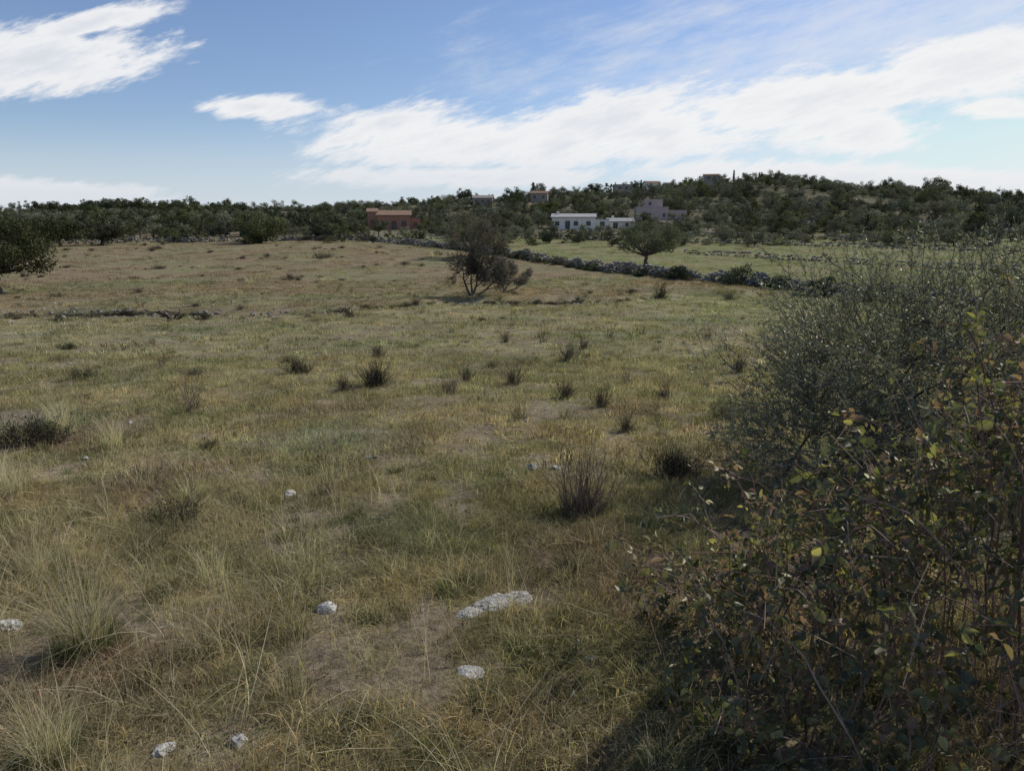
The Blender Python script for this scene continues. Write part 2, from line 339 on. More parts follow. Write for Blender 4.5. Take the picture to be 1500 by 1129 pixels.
scatter('dry_grass_stalks',[straw_proto(i,80+i,10,.09,.22,.72,.0026,.65) for i in range(4)],np.c_[x,y,H(x,y)],r.uniform(0,6.28,len(x)),r.uniform(.4,1.2,len(x)),None,.2)
x,y=zone(r,2500,12,60); keep=r.uniform(0,1,len(x))<sm(.2+.5*sines(x,y,6,33)); x,y=x[keep],y[keep]
scatter('dry_stalks_meadow',[straw_proto(9,99,14,.12,.12,.4,.006,.5)],np.c_[x,y,H(x,y)],r.uniform(0,6.28,len(x)),r.uniform(.3,.9,len(x)),None,.15)
def herb_proto(i,seed,n,rad,ls):
    r=np.random.default_rng(seed); a=r.uniform(0,6.28,n); rr=rad*np.sqrt(r.uniform(0,1,n)); C=np.c_[rr*np.cos(a),rr*np.sin(a),.012+.05*r.uniform(0,1,n)*(1-(rr/rad)**2)]
    N=norm(r.normal(0,.5,(n,3))+[0,0,1]); p=Parts(); p.add3(leafquads(C,N,ls*r.uniform(.6,1.4,n),.6,r,r.uniform(0,1,n))); return p.obj('herb_proto_%d'%i,[M_green],link=False)
x,y=zone(r,5200,1.2,24); keep=(r.uniform(0,1,len(x))<sm(.12+.6*sines(x,y,2.2,35)+.3*sines(x,y,.9,36)))&clear(x,y); x,y=x[keep],y[keep]
scatter('low_herbs',[herb_proto(i,110+i,90,.14,.018) for i in range(3)],np.c_[x,y,H(x,y)],r.uniform(0,6.28,len(x)),r.uniform(.4,1.3,len(x)),None,.1)
def rock_tpl(seed,sub):
    bm=bmesh.new(); bmesh.ops.create_icosphere(bm,subdivisions=sub,radius=1); V=np.array([v.co[:] for v in bm.verts]); F=np.array([[v.index for v in f.verts] for f in bm.faces]); bm.free()
    r=np.random.default_rng(seed)
    for k in range(7):
        nrm=norm(r.normal(0,1,3)); dd=V@nrm; c=r.uniform(.45,.8); V=V-np.outer(np.maximum(dd-c,0),nrm)*.9
    V=V*(1+.07*np.sin(V@r.normal(0,3,3)+1)[:,None]+.04*np.sin(V@r.normal(0,8,3))[:,None]); V=V+r.normal(0,.012,V.shape); return V,F
peb=[]
for i in range(3):
    V,F=rock_tpl(120+i,2); V=V*[1,.8,.55]; p=Parts(); p.add(V,F); peb.append(p.obj('pebble_proto_%d'%i,[M_lime],link=False))
x,y=zone(r,5200,1.5,45); b_=BARE(x,y); keep=r.uniform(0,1,len(x))<.04+.5*b_; x,y=x[keep],y[keep]
scatter('loose_stones',peb,np.c_[x,y,H(x,y)+.004],r.uniform(0,6.28,len(x)),np.exp(r.normal(-4.3,.6,len(x)))*(1+y*.045),None,.3)
def rock(x,y,sx,sy,sz,seed,rz=0):
    V,F=rock_tpl(seed,4); r=np.random.default_rng(seed); V=V*(1+.05*np.sin(V@r.normal(0,10,3))[:,None]+.035*np.sin(V@r.normal(0,18,3))[:,None]); V=V*[sx,sy,sz]; p=Parts(); p.add(V,F); o=p.obj('limestone_rock',[M_lime],smooth=False); o.location=(x,y,h1(x,y)+sz*.12); o.rotation_euler=(0.1,.05,rz)
for i,q in enumerate(ROCKS): rock(*q,200+i,i*1.3 if i>2 else .5)
# ------------------------------------------------------------------ tussocks & shrubs
def place(ob,x,y,s=1,rz=0,dz=0): ob.location=(x,y,h1(x,y)+dz); ob.scale=(s,s,s); ob.rotation_euler=(0,0,rz); return ob
def inst(name,me,x,y,s=1,rz=0):
    o=bpy.data.objects.new(name,me); COL.objects.link(o); return place(o,x,y,s,rz)
def tussock(seed,n,rad,a,b_,w,lean,ng):
    r=np.random.default_rng(seed); p=Parts(); p.add3(blades(r,n,rad,a,b_,w,lean,7,1.0,1.9)); p.add3(blades(r,ng,rad*1.2,a*.3,b_*.4,w*1.3,lean*1.3,4,1.0),1)
    return p.obj('tmp',[M_straw,M_green],link=False).data
tb=tussock(300,330,.13,.35,.95,.003,.6,500); tm=tussock(301,150,.14,.2,.75,.004,.4,160); tm2=tussock(303,110,.16,.15,.6,.0035,.55,120); tg=tussock(302,60,.10,.12,.35,.003,.6,600)
for q in [(tb,-2.4,3.6,1),(tb,-1.95,2.6,.6),(tm,-2.9,3.0,.8),(tm,-6.6,10.0,1),(tm2,-6.2,9.6,.9),(tm,-5.1,8.7,.9),(tm,-4.9,6.6,.8),(tm2,-5.3,6.9,.9),(tm2,-1.6,2.3,.7),(tm2,-4.69,15.6,1),(tm2,-6.0,14.9,.6),(tm,-2.7,2.4,.9),(tm2,-3.4,4.7,.9),(tm2,1.3,3.2,.5),(tb,-3.3,3.6,.7),(tm2,-2.1,4.6,.7),(tm2,-1.1,3.1,.6),(tm2,-1.3,2.1,.7),(tm2,-2.0,2.0,.8)]:
    inst('dry_grass_tussock',q[0],q[1],q[2],q[3],q[1]*3)
for q in [(tg,-.35,4.4,1.1),(tg,0.05,3.55,.6),(tg,.33,3.9,.7),(tg,.8,3.0,.9),(tg,.95,2.75,.9),(tg,-1.3,7.5,.6),(tg,.35,4.6,.5),(tg,-1.9,6.6,.6),(tg,.62,2.55,.8),(tg,-3.1,6.5,1.0),(tg,-.7,2.9,.6),(tg,.5,6.0,.8),(tg,-.85,3.9,.5)]:
    inst('green_grass_tussock',q[0],q[1],q[2],q[3],q[1]*5)
def twig_shrub(seed,h,rad,ns,side,spread,r0,matw,leaf=0,lm=.6):
    r=np.random.default_rng(seed); a=r.uniform(0,6.28,ns); pol=np.abs(r.normal(0,spread,ns)).clip(0,1.35)
    d=np.c_[np.sin(pol)*np.cos(a),np.sin(pol)*np.sin(a),np.cos(pol)]; st=np.c_[rad*.5*r.normal(0,1,(ns,2)),np.full(ns,-.02)]
    g=grow(r,st,d,h*r.uniform(.3,1.0,ns),np.full(ns,r0),2 if side else 1,[side],.7,.35,.6,.12,[.04,.05],S=6,tmin=.3)
    p=Parts()
    for pa,ra in g: p.add3(tubes(pa,ra,3,r.uniform(0,1,len(pa))))
    if leaf:
        al=g[-1][0].reshape(-1,3); C=al[r.integers(0,len(al),leaf)]; C=C[C[:,2]<h*lm]; n=len(C); C=C+r.normal(0,.02,C.shape)
        p.add3(leafquads(C,norm(r.normal(0,1,(n,3))),r.uniform(.015,.035,n),.4,r,r.uniform(0,1,n)),1)
    return p.obj('tmp',[matw,M_dleaf],link=False).data
sh=[twig_shrub(400+i,.5,.12,85,5,.6,.0035,M_dtwig,600,.5) for i in range(3)]
fan=twig_shrub(410,.75,.13,95,2,.38,.004,M_stick,0)
low=twig_shrub(411,.34,.16,110,5,.8,.003,M_dtwig,1500); low2=twig_shrub(415,.34,.22,95,4,.9,.003,M_dtwig,1100)
wisp=twig_shrub(412,.5,.10,30,3,.35,.0035,M_stick,0)
S_=[(-6.19,8.96,low,1.4),(-6.6,8.8,low2,1.3),(-2.97,5.83,low2,.95),(-4.69,15.3,low,1.3),(-9.44,15.31,low2,1.1),(-3.12,12.93,sh[0],.65),(-2.7,13.37,sh[1],1.0),(-2.6,13.6,sh[2],1.15),(-3.5,18.4,sh[0],.9),(-1.12,12.58,wisp,1),(-1.2,12.7,sh[1],.5),(-.98,14.69,sh[2],.75),(.03,14.53,sh[1],1),(.93,12.08,sh[0],.85),(1.49,18.44,sh[2],1.1),(1.47,11.39,sh[1],.75),(1.6,9.57,sh[2],.65),(2.79,12.54,wisp,1.1),(2.75,12.6,sh[1],.5),(1.66,7.13,sh[0],.9),(1.75,7.2,low,1.0),(.64,5.96,fan,1),(.6,6.0,low2,.8),(5.31,16.34,sh[1],.95),(3.24,10.52,low2,.8),(-.22,22.6,sh[0],.8),(.98,22.4,wisp,1.3),(3.22,23.2,wisp,1.2),(6.38,23.1,wisp,1.3),(2.51,15.2,wisp,1.1),(-6.83,15,low2,.8),(-5.29,11.4,wisp,1.2),(9.6,45.9,sh[2],2.2),(-1.8,6.5,wisp,.6),(.1,10.3,low2,.5),(3.9,14,wisp,.8),(-8.6,17.2,wisp,.8),(0.4,4.75,low2,.4),(4.4,12.9,sh[0],.45),(-5.6,17.5,low2,.8),(5.9,19.5,low2,.8),(-7.8,12.6,low2,.5),(-.5,17.3,low2,.5),(2.1,20.5,sh[1],.7),(-3.9,8.8,low2,.45)]
for i,(x,y,me,s) in enumerate(S_): inst('dry_twig_shrub',me,x,y,s,i*2.1)
lowp=[bpy.data.objects.new('low_shrub_proto_%d'%i,m) for i,m in enumerate([low2,sh[0],low,tm2])]
sx=r.uniform(-40,12,900); sy=YSL(sx)+r.normal(0,.16,900)+.1; keep=r.uniform(0,1,900)<sm(.45+.6*sines(sx,sy*0,6,41)+.5*sm((-12-sx)/6)); sx,sy=sx[keep],sy[keep]
ux,uy=zone(r,1500,19,135,k=.8); keep=(r.uniform(0,1,1500)<sm(.12+.6*sines(ux,uy,12,42)))&(ux<XW(uy)); ux,uy=ux[keep],uy[keep]
ax=np.r_[sx,ux]; ay=np.r_[sy,uy]; sc=np.r_[np.exp(r.normal(-.75,.3,len(sx))),np.exp(r.normal(-.55,.5,len(ux)))*(.8+uy*.010)]
scatter('field_scrub',lowp,np.c_[ax,ay,H(ax,ay)],r.uniform(0,6.28,len(ax)),np.c_[sc*1.2,sc*1.2,sc*.75],None)
ex=r.uniform(-38,12,260); ey=YSL(ex)-.1+r.normal(0,.2,260)
scatter('bank_stones',[bpy.data.objects.new('bank_stone_%d'%i,p.data) for i,p in enumerate(peb)],np.c_[ex,ey,H(ex,ey)],r.uniform(0,6.28,260),r.uniform(.04,.13,260),None,.3)
# ------------------------------------------------------------------ trees
def crown_tree(seed,Ht,R,zc,Rz,K,leaves,ls,tr,th,asp=.6,lean=(0,0),floor=-.65,clr=.30,mleaf=None,sub=3,link=False,name='tmp'):
    r=np.random.default_rng(seed); p=Parts()
    tpx,tpy=lean
    top=np.array([tpx*.5,tpy*.5,th]); t=np.linspace(0,1,6)[:,None]; path=top*t+r.normal(0,tr*.25,(6,3))*np.sin(t*3.14); path[0,2]=-.3
    p.add3(tubes(path[None],(tr*np.array([1.35,1,.9,.85,.8,.75]))[None],7))
    dv=norm(r.normal(0,1,(K,3))); q=r.uniform(.3,.95,K)[:,None]**.6; C=dv*q*np.array([R,R,Rz]); C[:,2]=np.maximum(C[:,2],floor*Rz*r.uniform(.75,1,K)); C+=np.array([tpx,tpy,zc]); cr=R*clr*r.uniform(.5,1.3,K)
    t=np.linspace(0,1,5)[None,:,None]; ctrl=top+(C-top)*.5+np.array([0,0,-.12*Rz])
    pa=(1-t)**2*top+2*t*(1-t)*ctrl[:,None]+t*t*C[:,None]; p.add3(tubes(pa,np.linspace(.5,.12,5)[None]*tr*r.uniform(.5,1,K)[:,None],4))
    nsb=sub*K; i=r.integers(0,K,nsb); e=C[i]+norm(r.normal(0,1,(nsb,3)))*cr[i][:,None]*.95; t=np.linspace(0,1,3)[None,:,None]; p.add3(tubes(C[i][:,None]*(1-t)+e[:,None]*t,np.full((nsb,3),tr*.07),3))
    i=r.choice(K,leaves,p=cr**2/np.sum(cr**2)); dd=norm(r.normal(0,1,(leaves,3))); L=C[i]+dd*(cr[i]*r.uniform(.35,1.2,leaves)**.8)[:,None]*np.array([1,1,.72])
    N=norm(dd*.6+r.normal(0,.7,(leaves,3))+[0,0,.3]); cv=r.uniform(0,.45,K)[i]; var=(cv+r.uniform(0,.55,leaves)+.15*dd[:,2]).clip(0,1)
    p.add3(leafquads(L,N,ls*r.uniform(.6,1.4,leaves),asp,r,var),1)
    return p.obj(name,[M_bark,mleaf],link=link)
def tr(name,x,y,rz=0,s=1,**k):
    o=crown_tree(link=True,name=name,**k); place(o,x,y,s,rz); return o
tr('carob_tree',-34.6,48,seed=500,Ht=5,R=3.6,zc=3.0,Rz=2.2,K=46,leaves=17000,ls=.15,tr=.28,th=1.3,mleaf=M_carob,clr=.25)
tr('carob_tree',-76,122,seed=501,Ht=5,R=4.2,zc=2.8,Rz=1.9,K=26,leaves=5000,ls=.3,tr=.3,th=1.2,mleaf=M_carob)
tr('carob_tree',-70,124,seed=502,Ht=5,R=3.6,zc=2.6,Rz=2.0,K=26,leaves=4500,ls=.3,tr=.3,th=1.2,mleaf=M_holm)
tr('carob_tree',-45,130,seed=503,Ht=5,R=3.9,zc=2.8,Rz=2.4,K=30,leaves=6000,ls=.28,tr=.3,th=1.0,mleaf=M_carob,floor=-.9)
tr('carob_tree',-36,142,seed=504,Ht=5,R=3.6,zc=2.6,Rz=2.0,K=26,leaves=5000,ls=.3,tr=.3,th=1.0,mleaf=M_holm,floor=-.9)
tr('olive_tree',15,81,seed=505,Ht=4.5,R=3.7,zc=3.05,Rz=1.7,K=34,leaves=9000,ls=.17,tr=.25,th=1.3,mleaf=M_holm,floor=-.5,clr=.24)
tr('wild_olive_tree',-5.2,95,seed=506,Ht=5,R=3.9,zc=3.0,Rz=2.7,K=34,leaves=6500,ls=.16,tr=.25,th=.9,mleaf=M_dull,floor=-.8,clr=.25,sub=22)
tr('wild_olive_tree',-2.3,99,seed=507,Ht=5,R=2.6,zc=3.2,Rz=2.6,K=20,leaves=3500,ls=.16,tr=.2,th=.9,mleaf=M_dull,floor=-.8,clr=.28,sub=22)
for i,(x,y,R_,hh) in enumerate([(17.2,55.0,1.35,1.6),(19.0,51.3,.9,1.3),(20.6,47.0,1.0,1.35),(22.2,43.0,1.1,1.0),(1.5,94,1.1,1.6),(14.2,62,1.2,.9)]):
    tr('lentisk_bush',x,y,seed=520+i,Ht=hh,R=R_,zc=hh*.45,Rz=hh*.55,K=16,leaves=2600,ls=.13,tr=.06,th=.2,mleaf=M_pine,floor=-.9,clr=.38)
def bare_tree(name,x,y,seed,Ht,R,lean,nl=5,leaves=900,trad=.13,mleaf=None,nch=[5,5,5,5],mr=.009):
    r=np.random.default_rng(seed)
    st=np.array([[0,0,-.1],[.12,.1,-.1],[-.1,.1,-.1],[.05,-.05,-.1]]); dr=norm(np.array([[.25+lean,.1,1],[.9+lean,-.3,.8],[-.7+lean,.2,.9],[-.1+lean,-.5,1.]]))
    env=lambda q: (q[:,2]>Ht*.2)&(((q[:,0]-lean*Ht*.6)/R)**2+(q[:,1]/R)**2+((q[:,2]-Ht*.45)/(Ht*.55))**2<1.0)
    g=grow(r,st,dr,np.full(4,Ht*.5),np.full(4,trad),nl,nch,.95,.66,.5,.16,[.05,.02,.0,-.03,-.05],S=5,tmin=.3,env=env)
    p=Parts()
    for i,(pa,ra) in enumerate(g): p.add3(tubes(pa,np.maximum(ra,mr),6 if i<2 else 3,r.uniform(0,1,len(pa))))
    tips=g[-1][0].reshape(-1,3); C=tips[r.integers(0,len(tips),leaves)]+r.normal(0,.06,(leaves,3))
    p.add3(leafquads(C,norm(r.normal(0,1,(leaves,3))),r.uniform(.04,.11,leaves),.4,r,r.uniform(0,1,leaves)),1)
    return place(p.obj(name,[M_gtwig,mleaf or M_dull]),x,y)
bare_tree('almond_tree',-2.5,45,601,3.2,2.6,.05,leaves=6000,trad=.085,nch=[5,6,7,6])
bare_tree('almond_tree',-.6,48,602,2.6,1.8,.15,leaves=3000,trad=.07,nch=[5,6,6,6])
bare_tree('dead_tree',79,120,603,8.5,3.2,.05,nl=4,leaves=10,trad=.2)
r2=np.random.default_rng(7)
g=grow(r2,np.array([[0,0,-.05],[.2,0,-.02],[.1,.05,-.02]]),norm(np.array([[-.7,.1,.9],[1,.1,.5],[.3,.1,1.]])),np.array([.75,.5,.45]),np.array([.10,.08,.06]),2,[3],.8,.5,.6,.2,[.02,.1],S=6)
p=Parts()
for pa,ra in g: p.add3(tubes(pa,ra,6))
place(p.obj('dead_stump',[bpy.data.materials['dark_twig']]),-15.4,32.0,1.0)
# ------------------------------------------------------------------ distant woodland
PR=[('a',dict(Ht=4,R=2.3,zc=2.0,Rz=1.7,K=16,leaves=900,ls=.32,tr=.18,th=.8,mleaf=M_carob,floor=-.95,clr=.34)),
('b',dict(Ht=4,R=2.0,zc=1.7,Rz=1.5,K=14,leaves=800,ls=.30,tr=.18,th=.6,mleaf=M_holm,floor=-.95,clr=.36)),
('c',dict(Ht=4,R=2.2,zc=2.1,Rz=1.5,K=16,leaves=800,ls=.28,tr=.18,th=.9,mleaf=M_olive,floor=-.8,clr=.33)),
('d',dict(Ht=5,R=2.2,zc=3.0,Rz=1.5,K=14,leaves=900,ls=.32,tr=.18,th=1.7,mleaf=M_pine,floor=-.6,clr=.36)),
('e',dict(Ht=2,R=1.5,zc=.7,Rz=.9,K=9,leaves=500,ls=.26,tr=.06,th=.2,mleaf=M_dull,floor=-.95,clr=.42)),
('f',dict(Ht=2,R=1.6,zc=.7,Rz=.8,K=9,leaves=500,ls=.26,tr=.06,th=.2,mleaf=M_carob,floor=-.95,clr=.42))]
pro={}
for i,(k,d_) in enumerate(PR): pro[k]=crown_tree(seed=700+i,name='wood_proto_'+k,**d_)
HOUSES_XY=[(-28,176,8),(16,175,12),(24,178,8),(42,206,11),(59,392,12),(103,385,13),(-12,300,6),(11,300,6),(76,396,8)]
def wood(name,ks,x,y,s,seed):
    keep=np.ones(len(x),bool)
    for hx,hy,hr in HOUSES_XY:
        keep&=~((np.hypot(x-hx,y-hy)<hr)|((np.abs(x-hx*y/hy)<hr*.8)&(y<hy)&(y>hy-26)))
    x,y,s=x[keep],y[keep],s[keep]; rr=np.random.default_rng(seed)
    scatter(name,[bpy.data.objects.new('%s_%s%d'%(name,k,q),pro[k].data) for q,k in enumerate(ks)],np.c_[x,y,H(x,y)-.1],rr.uniform(0,6.28,len(x)),np.c_[s*rr.uniform(.8,1.2,len(x)),s*rr.uniform(.8,1.2,len(x)),s*rr.uniform(.75,1.2,len(x))],None,.04,seed)
r=np.random.default_rng(77)
x,y=zone(r,21000,150,540,k=.9,k0=10); keep=r.uniform(0,1,len(x))<sm(.5+.40*sines(x,y,22,51)+.2*sines(x,y,60,52))+.15
x,y=x[keep],y[keep]; wood('hillside_scrub',['a','b','c','e','f','c','e'],x,y,np.exp(r.normal(-.3,.38,len(x))).clip(.3,1.6)*(.75+.25*sm((x+40)/60)),5)
x=r.uniform(-330,330,420); y=r.uniform(395,440,420); wood('ridge_trees',['a','d','b','b'],x,y,np.exp(r.normal(0,.42,420)).clip(.4,2.1)*(1-.35*sm((x-110)/60)),6)
x=r.uniform(-150,2,430); y=r.uniform(142,205,430); keep=sines(x,y,14,55)>-.7; x,y=x[keep],y[keep]; wood('woodland_belt',['a','b','c','d'],x,y,r.uniform(.45,1.2,len(x))*(1-.2*sm((x+60)/60))*(.72+.28*sm((x+118)/20)),7)
x=r.uniform(-95,-5,55); y=138+r.normal(0,2.5,55)+.02*x; wood('field_edge_trees',['a','b','f','e'],x,y,r.uniform(.4,1.05,55),8)
x=r.uniform(-2,130,320); y=r.uniform(120,172,320); keep=(x>XW(y)+6); x,y=x[keep],y[keep]; wood('valley_trees',['b','c','f','e'],x,y,r.uniform(.35,1.0,len(x)),9)
x=r.uniform(-205,-120,150); y=r.uniform(300,345,150); wood('pine_wood',['d','a'],x,y,r.uniform(.8,1.3,150),10)
# ------------------------------------------------------------------ dry-stone walls
RT=[rock_tpl(800+i,1) for i in range(4)]
def wall(name,pts,h,dens,seed,sz=.22,gap=.15):
    r=np.random.default_rng(seed); pts=np.array(pts,float); seg=np.hypot(*np.diff(pts,axis=0).T); cum=np.r_[0,np.cumsum(seg)]; Lt=cum[-1]
    p=Parts(); lay=max(2,int(h/(sz*1.1)))
    for l in range(lay):
        n=int(Lt*dens); s=r.uniform(0,Lt,n); x=np.interp(s,cum,pts[:,0]); y=np.interp(s,cum,pts[:,1])
        top=h*(.72+.3*np.sin(s*.35+seed)*np.sin(s*.13)+.15*np.sin(s*1.3)); z=(l+.5)/lay*h; ok=(z<top+sz*.6)&(r.uniform(0,1,n)>gap*(l/lay)); x,y=x[ok],y[ok]; n=len(x)
        x=x+r.normal(0,.2*(1.15-.5*l/lay),n); y=y+r.normal(0,.2*(1.15-.5*l/lay),n); zz=H(x,y)+z+r.normal(0,.04,n)
        k=r.integers(0,4,n)
        for q in range(4):
            m=k==q; c=m.sum()
            if c: V,F=replicate(RT[q][0],RT[q][1],np.c_[x,y,zz][m],r.uniform(0,6.28,c),r.normal(0,.3,(c,2)),sz*np.c_[r.uniform(.7,1.5,c),r.uniform(.6,1.1,c),r.uniform(.45,.85,c)]); p.add(V,F)
    return p.obj(name,[M_wall])
wall('dry_stone_wall',list(zip(WX,WY)),1.05,8,1)
wall('dry_stone_wall',[(-110,121),(-81,126),(-50,135.5),(-28,140)],1.0,4.5,2,.28)
wall('dry_stone_wall',[(-28,140),(-1,147),(19,138),(58,115),(80,100)],.9,4,3,.28)
wall('dry_stone_wall',[(24,103),(33,93),(42,82),(60,66)],.7,5,4,.22)
wall('dry_stone_wall',[(10,160),(40,150),(75,135)],1.0,4,5,.28)
wall('dry_stone_wall',[(58,190),(90,186),(125,176)],1.6,4,6,.34)
wall('dry_stone_wall',[(70,235),(110,240),(150,228)],1.8,4,7,.38)
wall('dry_stone_wall',[(-40,33.2),(-26,33.3),(-12,33.1),(-8,35.1)],.22,2.2,8,.12)
r=np.random.default_rng(9)
wy=r.uniform(40,112,130); wx=XW(wy)-.6+r.normal(0,.35,130); keep=sines(wx*0,wy,13,61)>-.1
wx,wy=wx[keep],wy[keep]
scatter('wall_scrub',[bpy.data.objects.new('wall_scrub_%s'%k,pro[k].data) for k in 'ef'],np.c_[wx,wy,H(wx,wy)],r.uniform(0,6.28,len(wx)),np.exp(r.normal(-1.35,.35,len(wx))),None)
# ------------------------------------------------------------------ houses
def plaster(name,c): return rough_mat(name,tuple(np.array(c)*.85),c,1.2,.15,4)
def glassm(b):
    n=b.new('ShaderNodeBsdfPrincipled'); n.inputs['Base Color'].default_value=(.03,.035,.04,1); n.inputs['Roughness'].default_value=.3; return n.outputs[0]
M_glass=mat('window_glass',glassm)
M_tile=rough_mat('roof_tile',(.20,.13,.09),(.34,.23,.17),3,.5); M_white=plaster('white_plaster',(.80,.76,.66)); M_orange=plaster('terracotta_plaster',(.42,.22,.15)); M_pink=plaster('pink_plaster',(.50,.40,.36)); M_greyroof=rough_mat('grey_roof',(.30,.29,.28),(.45,.44,.42),2,.2)
M_shutter=plaster('shutter_paint',(.25,.24,.20)); M_stone=plaster('weathered_stone',(.33,.29,.25))
BF=np.array([[0,1,2,3],[7,6,5,4],[0,4,5,1],[1,5,6,2],[2,6,7,3],[3,7,4,0]])[:, ::-1]
def box(x0,x1,y0,y1,z0,z1): return np.array([[x0,y0,z0],[x1,y0,z0],[x1,y1,z0],[x0,y1,z0],[x0,y0,z1],[x1,y0,z1],[x1,y1,z1],[x0,y1,z1]],float)
def child(par,name,p,mats):
    o=p.obj(name,mats); o.parent=par; return o
def house(name,x,y,rz,vols,wallm,roofm,sink=.6):
    e=bpy.data.objects.new(name,None); COL.objects.link(e); e.location=(x,y,h1(x,y)-sink*.3); e.rotation_euler=(0,0,rz)
    W=Parts();R_=Parts();G=Parts();S=Parts()
    for (x0,x1,y0,y1,z0,h,rt,wins) in vols:
        W.add(box(x0,x1,y0,y1,z0-sink*2 if z0==0 else z0,h),BF)
        o=.3
        if rt=='gable':
            ym=(y0+y1)/2; rh=(y1-y0)*.17; V=[[x0-o,y0-o,h+.01],[x1+o,y0-o,h+.01],[x1+o,ym,h+rh],[x0-o,ym,h+rh],[x1+o,y1+o,h+.01],[x0-o,y1+o,h+.01]]
            V=np.array(V); V2=V+[0,0,.18]; R_.add(np.r_[V,V2],[[6,7,8,9],[9,8,10,11],[0,3,2,1],[3,5,4,2],[0,1,7,6],[5,11,10,4]])
            W.add([[x0+.02,y0,h-.02],[x0+.02,y1,h-.02],[x0+.02,ym,h+rh]],[[0,2,1]]); W.add([[x1-.02,y0,h-.02],[x1-.02,y1,h-.02],[x1-.02,ym,h+rh]],[[0,1,2]])
        elif rt=='shed':
            V=np.array([[x0-o,y0-o,h+.01],[x1+o,y0-o,h+.01],[x1+o,y1+o,h+.9],[x0-o,y1+o,h+.9]]); R_.add(np.r_[V,V+[0,0,.18]],BF); W.add(box(x0+.01,x1-.01,y1-.3,y1-.01,h-.02,h+.8),BF)
        else:
            R_.add(box(x0-.06,x1+.06,y0-.06,y1+.06,h+.004,h+.22),BF)
        for k,(u,z,w,hh) in enumerate(wins):
            xc=x0+(x1-x0)*u
            G.add(box(xc-w/2,xc+w/2,y0-.025,y0+.02,z0+z,z0+z+hh),BF)
            f=.09
            S.add(box(xc-w/2-f,xc+w/2+f,y0-.07,y0+.01,z0+z+hh,z0+z+hh+f),BF); S.add(box(xc-w/2-f,xc+w/2+f,y0-.1,y0+.01,z0+z-f,z0+z),BF)
            S.add(box(xc-w/2-f,xc-w/2,y0-.06,y0+.01,z0+z+.002,z0+z+hh-.002),BF); S.add(box(xc+w/2,xc+w/2+f,y0-.06,y0+.01,z0+z+.002,z0+z+hh-.002),BF); S.add(box(xc-.03,xc+.03,y0-.045,y0+.0,z0+z+.002,z0+z+hh-.002),BF)
            if k==0:
                for yy in (.3,.7): G.add(box(x0-.025,x0+.02,y0+(y1-y0)*yy-w/2,y0+(y1-y0)*yy+w/2,z0+z+.003,z0+z+hh),BF)
    child(e,'walls',W,[wallm]); child(e,'roof',R_,[roofm]); child(e,'windows',G,[M_glass]); child(e,'window_frames',S,[wallm if wallm is not M_white else M_shutter])
    C=Parts(); v=vols[0]; C.add(box(v[0]+1.0,v[0]+1.6,v[3]-1.6,v[3]-1.0,v[5]+.1,v[5]+1.6),BF); child(e,'chimney',C,[wallm]); return e
house('terracotta_house',-28.5,176,.15,[(-4,4,0,7,0,3.4,'gable',[(.2,1,1.1,1.2),(.5,.1,1.2,2.1),(.8,1,1.1,1.2)]),(-6.2,-4.02,1,6,0,4.2,'gable',[(.5,1.3,.8,1.2)]),(4.02,6.4,1.5,6,0,2.7,'flat',[(.5,.8,1,1.1)])],M_orange,M_tile)
house('white_farmhouse',14.8,175,-.08,[(-5.2,5.2,0,6,0,2.9,'shed',[(.12,1.1,.9,.9),(.36,.1,1.0,2.0),(.55,1.1,.9,.9),(.84,1.1,.9,.9)]),(5.22,8.5,.8,6,0,2.4,'flat',[(.5,.9,1.0,1.0)])],M_white,M_greyroof)
house('white_outbuilding',26,178,-.1,[(-2.6,3.6,0,5,0,1.7,'gable',[(.3,.2,1.0,1.3),(.75,.7,.7,.7)])],M_white,M_greyroof)
house('pink_villa',42,206,-.1,[(-7,2,0,8,0,3.6,'flat',[(.15,1,.8,1.0),(.4,.1,1.2,2.0),(.87,1,.8,1.0)]),(-4.5,.5,2,7,3.82,5.7,'flat',[(.3,.5,.8,.9)]),(2.02,7.2,1,7,0,2.7,'flat',[(.3,.8,.8,1.0)])],M_pink,M_pink)
house('hilltop_villa',59,392,-.1,[(-5,5,0,8,0,6.4,'flat',[(.2,1,1.4,1.4),(.5,1,1.4,1.4),(.8,1,1.4,1.4),(.35,4.0,1.4,1.3),(.7,4.0,1.4,1.3)])],M_stone,M_stone,1.5)
house('hilltop_villa',103,385,-.2,[(-8,8,0,8,0,4.8,'flat',[(.15,1.6,1.6,1.6),(.4,.2,2,2.4),(.8,1.6,1.8,1.6)]),(-3,5,1,7,5.02,7.8,'shed',[(.3,.8,1.6,1.2),(.7,.8,1.6,1.2)])],M_stone,M_tile,2)
house('hilltop_cottage',76,396,.1,[(-4,4,0,7,0,4.4,'gable',[(.25,2.0,1.2,1.2),(.75,2.0,1.2,1.2)])],M_white,M_tile,2)
house('stone_house',-12,300,0,[(-4,4,0,7,0,3.6,'gable',[(.2,1.8,1,1.1),(.5,1.8,1,1.1),(.8,1.8,1,1.1)])],M_stone,M_stone,2)
house('stone_house',11,300,-.1,[(-3.5,3.5,0,6,0,4.2,'gable',[(.25,2.3,1,1.1),(.75,2.3,1,1.1)])],M_stone,M_tile,2)
